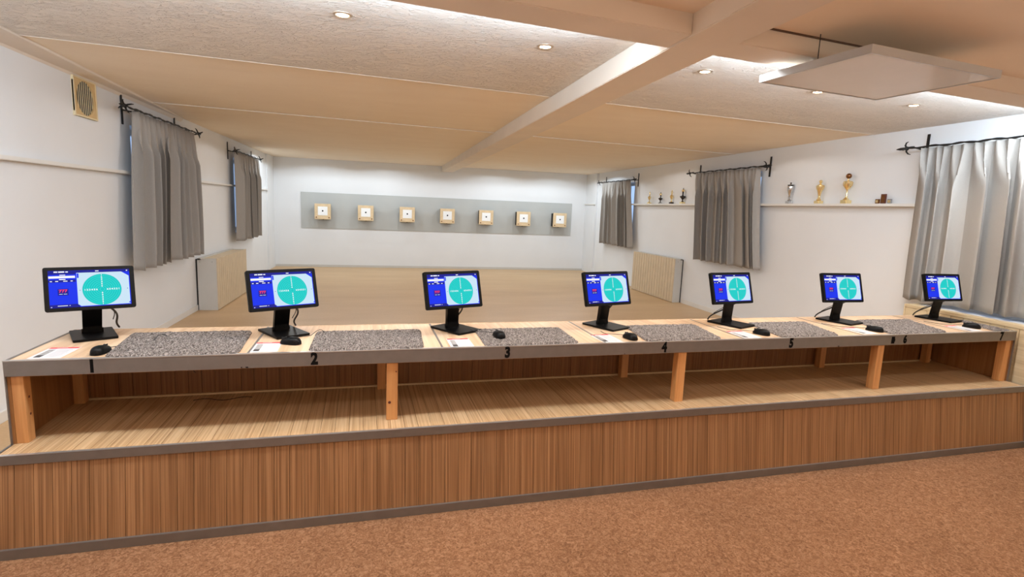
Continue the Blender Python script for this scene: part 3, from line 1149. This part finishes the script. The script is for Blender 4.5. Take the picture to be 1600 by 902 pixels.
# ------------------------------------------------------------------ radiator covers
def radiator(name, x_wall, side, y0, y1, z0, z1, dep, lab):
    """box against a side wall; side = +1 when the box grows to +x"""
    root = empty(name, (x_wall, (y0 + y1) / 2, z0))
    hw = (y1 - y0) / 2
    s = side
    def bb(x0, x1, a, c, e, g):
        return MB().box(min(s * x0, s * x1), max(s * x0, s * x1), a, c, e, g)
    h = z1 - z0
    bb(.02, dep - .012, -hw, -hw + .018, .0, h - .002).build('side_panel', M['cover_side'], root, bevel=.001)
    bb(.02, dep - .012, hw - .018, hw, .0, h - .002).build('side_panel', M['cover_side'], root, bevel=.001)
    bb(.05, dep - .01, -hw + .018, hw - .018, h - .03, h - .012).build('top_grille', M['cover_face'], root)
    bb(.02, .06, -hw, hw, h - .02, h).build('rear_rail', M['cover_side'], root)
    fs = MB()
    n = 17
    pw = 2 * hw / n
    for q in range(n):
        a = -hw + q * pw
        fs.box(min(s * (dep - .012), s * dep), max(s * (dep - .014), s * dep), a + .005, a + pw - .005, .008, h)
    bb(dep - .022, dep - .014, -hw + .02, hw - .02, .010, h - .004).build('slat_backing', M['side_wood'], root)
    o = fs.build('front_slats', M['cover_face'], root)
    o['kind'] = 'stuff'
    for a in (-hw + .04, -hw + .13):
        pass
    for xx in (.05, dep - .06):
        MB().lathe([(.005, 0), (.004, -.002)], 10, (s * xx, -hw, h - .045), 'y').build('screw', M['alu'], root)
    MB().box(min(s * .0, s * .02), max(s * .0, s * .02), -hw + .006, -hw + .012, 0, h - .01).build('wall_gap', M['black_matte'], root)
    tag(root, lab, 'radiator cover')
    return root


radiator('radiator_cover', XL, 1, 4.88, 6.42, ZR, .795, .255, 'beige slatted radiator cover on the left wall below the curtains')
radiator('radiator_cover', XR, -1, 5.40, 6.95, ZR, .860, .165, 'beige slatted radiator cover on the right wall left of the wide curtain')

# long cabinet / sill beside the bench at the right
sc = empty('window_bench', (6.24, 0, 0))
ya, yb = -1.3, 1.15
MB().box(0, .020, ya, yb - .012, .845, .872).box(.02, .09, ya, yb - .012, .850, .872).build('front_rail', M['sill_wood'], sc, bevel=.002)
MB().box(.09, .115, ya, yb - .012, .850, .868).build('metal_strip', M['alu_light'], sc)
MB().box(.115, .31, ya, yb - .012, .850, .864).build('sill_plate', M['trim_white'], sc)
MB().box(0, .31, yb - .012, yb, 0, .872).build('end_panel', M['sill_wood'], sc, bevel=.002)
for q in range(24):
    a = ya + (yb - .012 - ya) * q / 24
    MB().box(.004, .018, a + .001, a + (yb - .012 - ya) / 24 - .001, .03, .845).build('board', M['sill_wood'], sc, bevel=.002, bseg=1)
tag(sc, 'pale wooden radiator casing under the big window at the right end of the bench', 'casing')

# ------------------------------------------------------------------ vent
vt = empty('wall_vent', (XL, 2.435, 2.315))
ring = MB()
nn = 32
pl_in = [(.132 * math.cos(2 * PI * i / nn), .132 * math.sin(2 * PI * i / nn)) for i in range(nn)]


def sq(a, hw, hh):
    c, s = math.cos(a), math.sin(a)
    t = min(hw / max(abs(c), 1e-6), hh / max(abs(s), 1e-6))
    return (t * c, t * s)


sqp = [sq(2 * PI * (i + .0) / nn, .172, .150) for i in range(nn)]
sqp = [(.172 if p[0] > .1719 else -.172 if p[0] < -.1719 else p[0], p[1]) for p in sqp]
for i in range(nn):
    j = (i + 1) % nn
    a, b_, c, d = pl_in[i], sqp[i], sqp[j], pl_in[j]
    ring.hexa([(.004, a[0], a[1]), (.004, b_[0], b_[1]), (.004, c[0], c[1]), (.004, d[0], d[1]), (.014, a[0], a[1]), (.014, b_[0], b_[1]), (.014, c[0], c[1]), (.014, d[0], d[1])])
ring.build('plate', M['vent'], vt)
ed = MB()
for q in ((-.172, .172, -.150, -.138), (-.172, .172, .138, .150), (-.172, -.160, -.138, .138), (.160, .172, -.138, .138)):
    ed.box(0, .017, *q)
ed.build('rim', M['vent_edge'], vt)
MB().box(0, .003, -.15, .15, -.135, .135).build('backing', M['black_matte'], vt)
for i in range(9):
    yy = -.116 + i * .029
    hh = math.sqrt(max(.0001, .132 ** 2 - yy ** 2))
    MB().box(.003, .0055, yy - .0034, yy + .0034, -hh, hh).build('slat', M['vent_edge'], vt)
tag(vt, 'square yellowed air vent with round slatted grille high on the left wall', 'vent')

# ------------------------------------------------------------------ curtains and rods
def curtain(name, side, xw, yt0, yt1, yb0, yb1, zt, zb, folds, mat, lab, depth=.035, seed=1):
    """pleated hanging cloth. side=+1: hangs off the left wall facing +x"""
    rnd = random.Random(seed)
    nu, nv = folds * 14, 26
    ph = [0.0]
    for q in range(folds):
        ph.append(ph[-1] + rnd.uniform(.7, 1.3))
    ph = [p / ph[-1] for p in ph]
    amp = [rnd.uniform(.7, 1.25) for q in range(folds + 1)]
    sk = [rnd.uniform(-.9, .9) for q in range(folds + 1)]
    vs, fs = [], []
    for j in range(nv + 1):
        v = j / nv
        z = zt + (zb - zt) * v
        y0 = yt0 + (yb0 - yt0) * v ** 1.1
        y1 = yt1 + (yb1 - yt1) * v ** 1.1
        for i in range(nu + 1):
            u = i / nu
            k_ = min(folds - 1, next((q for q in range(folds) if u <= ph[q + 1]), folds - 1))
            t = (u - ph[k_]) / (ph[k_ + 1] - ph[k_])
            fw = (y1 - y0) * (ph[k_ + 1] - ph[k_])
            # narrow pinch pleats at the top, wide soft folds lower down
            lo_ = min(1.0, max(0.0, (v - .03) / .22))
            s = (1 - math.cos(2 * PI * t)) / 2
            s = (1 - lo_) * (.25 * s + .5 * (1 - math.cos(4 * PI * t))) + lo_ * s ** .8
            ampv = depth * (amp[k_] * (1 - t) + amp[k_ + 1] * t) * (.35 + .65 * lo_)
            x = s * ampv + .008 * math.sin(9 * u + 4 * v + seed)
            yy = y0 + (y1 - y0) * u + fw * (.28 * sk[k_] - .30) * math.sin(PI * t) ** 2 * lo_ * 1.6 + .10 * fw * math.sin(2 * PI * t) * lo_
            sag = 0.0
            vs.append((side * (x + .012), yy, z - sag * (1 if v > .95 else 0)))
    for j in range(nv):
        for i in range(nu):
            q = j * (nu + 1) + i
            fs.append((q, q + 1, q + nu + 2, q + nu + 1))
    b = MB()
    b.v, b.f = vs, fs
    o = b.build(name, mat, None, smooth=True)
    o.location = (xw, 0, 0)
    md = o.modifiers.new('thickness', 'SOLIDIFY')
    md.thickness = .003
    tag(o, lab, 'curtain')
    return o


def rod(xw, side, y0, y1, z, lab, by=None, finial=True):
    """wrought-iron rod, twisted, with cross finials; (y0,y1) ends"""
    root = empty('curtain_rod', (xw, (y0 + y1) / 2, z))
    hw = (y1 - y0) / 2
    n = int((2 * hw) / .035)
    pts, rr = [], []
    for q in range(n + 1):
        t = -hw + 2 * hw * q / n
        pts.append((0, t, .004 * math.sin(q * .9)))
        rr.append(.010 if q % 3 else .0065)
    MB().tube(pts, rr, 8).build('bar', M['iron'], root, smooth=True)
    ends = ((-1, y0), (1, y1)) if finial is True else ((1, y1),) if finial == 'far' else ()
    for e, _ in ends:
        yy = e * (hw - .045)
        f = MB()
        f.tube([(0, yy, 0), (0, e * hw + e * .02, 0), (0, e * (hw + .06), 0)], [.012, .013, .004], 8)
        for a in range(4):
            w = a * PI / 2 + .35
            c, s_ = math.cos(w), math.sin(w)
            f.tube([(0, yy, 0), (c * .03, yy + e * .010, s_ * .03), (c * .052, yy - e * .004, s_ * .052), (c * .062, yy - e * .026, s_ * .060)], [.008, .008, .006, .003], 7)
        f.lathe([(.006, -.02), (.018, -.008), (.018, .008), (.006, .02)], 12, (0, yy, 0), 'y')
        f.build('finial', M['iron'], root, smooth=True)
    for yy in (by if by is not None else (-hw + .13, hw - .13)):
        br = MB()
        wx = -side * .132
        br.box(wx - .004 * 1, wx + .004, yy - .012, yy + .012, -.13, .13)
        br.tube([(wx, yy, .0), (wx * .5, yy, -.012), (0, yy, -.004)], .007, 8)
        br.build('bracket', M['iron'], root)
    tag(root, lab, 'curtain rod')
    return root


XCL = XL + .14
XCR = XR - .14
ZROD = 2.335
curtain('curtain', 1, XCL - .05, 3.03, 4.62, 2.86, 4.64, 2.325, .885, 10, M['curtain'], 'grey pleated curtain on the left wall nearer the bench', .105, 3)
curtain('curtain', 1, XCL - .05, 6.56, 8.08, 6.48, 8.10, 2.29, .915, 9, M['curtain'], 'grey pleated curtain on the left wall near the far corner', .105, 5)
curtain('curtain', -1, XCR + .05, 7.42, 8.84, 7.14, 8.80, 2.25, .905, 9, M['curtain'], 'grey pleated curtain on the right wall near the far corner', .105, 8)
curtain('curtain', -1, XCR + .05, 3.58, 5.06, 3.37, 4.98, 2.255, .915, 9, M['curtain'], 'grey pleated curtain on the right wall between two trophy ledges', .105, 11)
curtain('curtain', -1, XCR + .05, -.95, 1.38, -1.0, 1.345, 2.285, .90, 14, M['curtain_light'], 'large pale grey pleated curtain over the right end of the bench', .125, 14)
rod(XCL, 1, 2.76, 4.78, 2.335, 'black wrought-iron rod above the nearer left curtain', by=(-.70, .60))
rod(XCL, 1, 6.42, 8.22, 2.295, 'black wrought-iron rod above the far left curtain')
rod(XCR, -1, 7.16, 9.02, 2.255, 'black wrought-iron rod above the far right curtain')
rod(XCR, -1, 3.38, 5.26, 2.265, 'black wrought-iron rod above the right curtain beside the large trophies')
rod(XCR, -1, -1.05, 1.54, 2.295, 'black wrought-iron rod above the large pale curtain', by=(-1.1, 1.16), finial='far')

# ------------------------------------------------------------------ trophies
def cup(name, loc, h, prof, base_mat, cup_mat, lid_mat, lab, handles=True, ball=None, bw=.03, grp=None):
    root = empty(name, loc)
    MB().box(-bw, bw, -bw, bw, 0, h * .11).build('base', base_mat, root, bevel=.002)
    MB().lathe([(r * h, z * h) for r, z in prof], 20).build('cup', cup_mat, root, smooth=True)
    if ball:
        bz, br = ball
        MB().lathe([(br * h * math.cos(a), bz * h + br * h * math.sin(a)) for a in [(-PI / 2 + PI * q / 8) * .98 for q in range(9)]], 16).build('finial', lid_mat, root, smooth=True)
    if handles:
        for s in (-1, 1):
            R_ = max(r for r, z in prof) * h
            zt = .66 * h
            MB().tube([(0, s * R_ * .55, zt - .16 * h), (0, s * R_ * 1.25, zt - .10 * h), (0, s * R_ * 1.5, zt), (0, s * R_ * 1.05, zt + .03 * h)], .0032, 6).build('handle', cup_mat, root, smooth=True)
    tag(root, lab, 'trophy', grp)
    return root


TX = XR - .044
tall = [(.05, .11), (.09, .13), (.035, .18), (.025, .24), (.06, .28), (.03, .32), (.07, .42), (.115, .56), (.13, .72), (.125, .74), (.03, .80), (.02, .83)]
vase = [(.07, .11), (.09, .14), (.04, .22), (.045, .30), (.07, .42), (.11, .55), (.135, .66), (.135, .69), (.05, .73), (.02, .78)]
gob = [(.10, .11), (.07, .16), (.03, .20), (.028, .28), (.022, .34), (.026, .42), (.03, .44), (.07, .48), (.11, .55), (.125, .66), (.13, .70), (.03, .73), (.02, .80)]
G1 = 'large trophies on the right ledge'
cup('trophy', (TX, 3.06, ZL), .29, tall, M['marble'], M['silver'], M['blackmarble'], 'silver cup trophy with dark lid, right of the wide grey curtain', False, (.86, .035), .030, G1)
MB().lathe([(.001, .0), (.038, -.006), (.040, -.012), (.010, -.016)], 18, (0, 0, .235)).build('lid', M['blackmarble'], bpy.data.objects['trophy'], smooth=True)
cup('trophy', (TX, 2.59, ZL), .30, vase, M['gold'], M['gold'], M['gold'], 'gold vase-shaped trophy, middle one of the three large trophies', True, (.84, .062), .034, G1)
cup('trophy', (TX, 2.21, ZL), .34, gob, M['gold'], M['gold'], M['bronze'], 'tallest gold goblet trophy topped by a dark bronze ball', True, (.87, .085), .038, G1)
G2 = 'small trophies on the far right ledge'
small = [(.10, .11), (.05, .16), (.03, .26), (.06, .34), (.12, .44), (.13, .54), (.06, .60), (.03, .64), (.05, .72), (.055, .80), (.04, .88), (.015, .96)]
sm2 = [(.10, .11), (.05, .16), (.03, .24), (.08, .30), (.17, .40), (.18, .46), (.05, .50), (.04, .58), (.05, .68), (.06, .80), (.03, .90), (.01, .98)]
cup('trophy', (TX, 6.70, ZL), .235, small, M['gold'], M['gold'], M['gold'], 'small plain gold figure trophy, leftmost on the ledge beside the far curtain', False, None, .03, G2)
t2 = cup('trophy', (TX, 6.28, ZL), .215, sm2, M['marble'], M['blackmarble'], M['gold'], 'small trophy with a wide flat dark bowl, second from the far curtain', False, (.78, .10), .026, G2)
t3 = cup('trophy', (TX, 5.89, ZL), .25, small, M['blackmarble'], M['gold'], M['gold'], 'small gold trophy on a black foot, third from the far curtain', False, None, .03, G2)
t4 = cup('trophy', (TX, 5.53, ZL), .27, sm2, M['gold'], M['blackmarble'], M['gold'], 'small trophy with a dark bowl and pale foot, nearest the wide curtain', False, (.80, .09), .034, G2)

# three little plaques
for y, w_, h_, mt, lab in ((1.81, .045, .045, 'bronze', 'tiny brown framed keepsake left of the dark red plaque'), (1.745, .055, .095, 'plaque', 'small upright dark red plaque on the right ledge'), (1.675, .045, .045, 'greyprint', 'tiny pale keepsake right of the dark red plaque')):
    root = empty('plaque', (TX - .01, y, ZL))
    MB().box(-.008, .008, -w_ / 2, w_ / 2, 0, h_).build('block', M[mt], root, bevel=.002)
    MB().box(-.0095, -.008, -w_ / 2 + .008, w_ / 2 - .008, .010, h_ - .010).build('face', M['gold'] if mt != 'plaque' else M['bronze'], root)
    tag(root, lab, 'plaque', 'keepsakes on the right ledge')
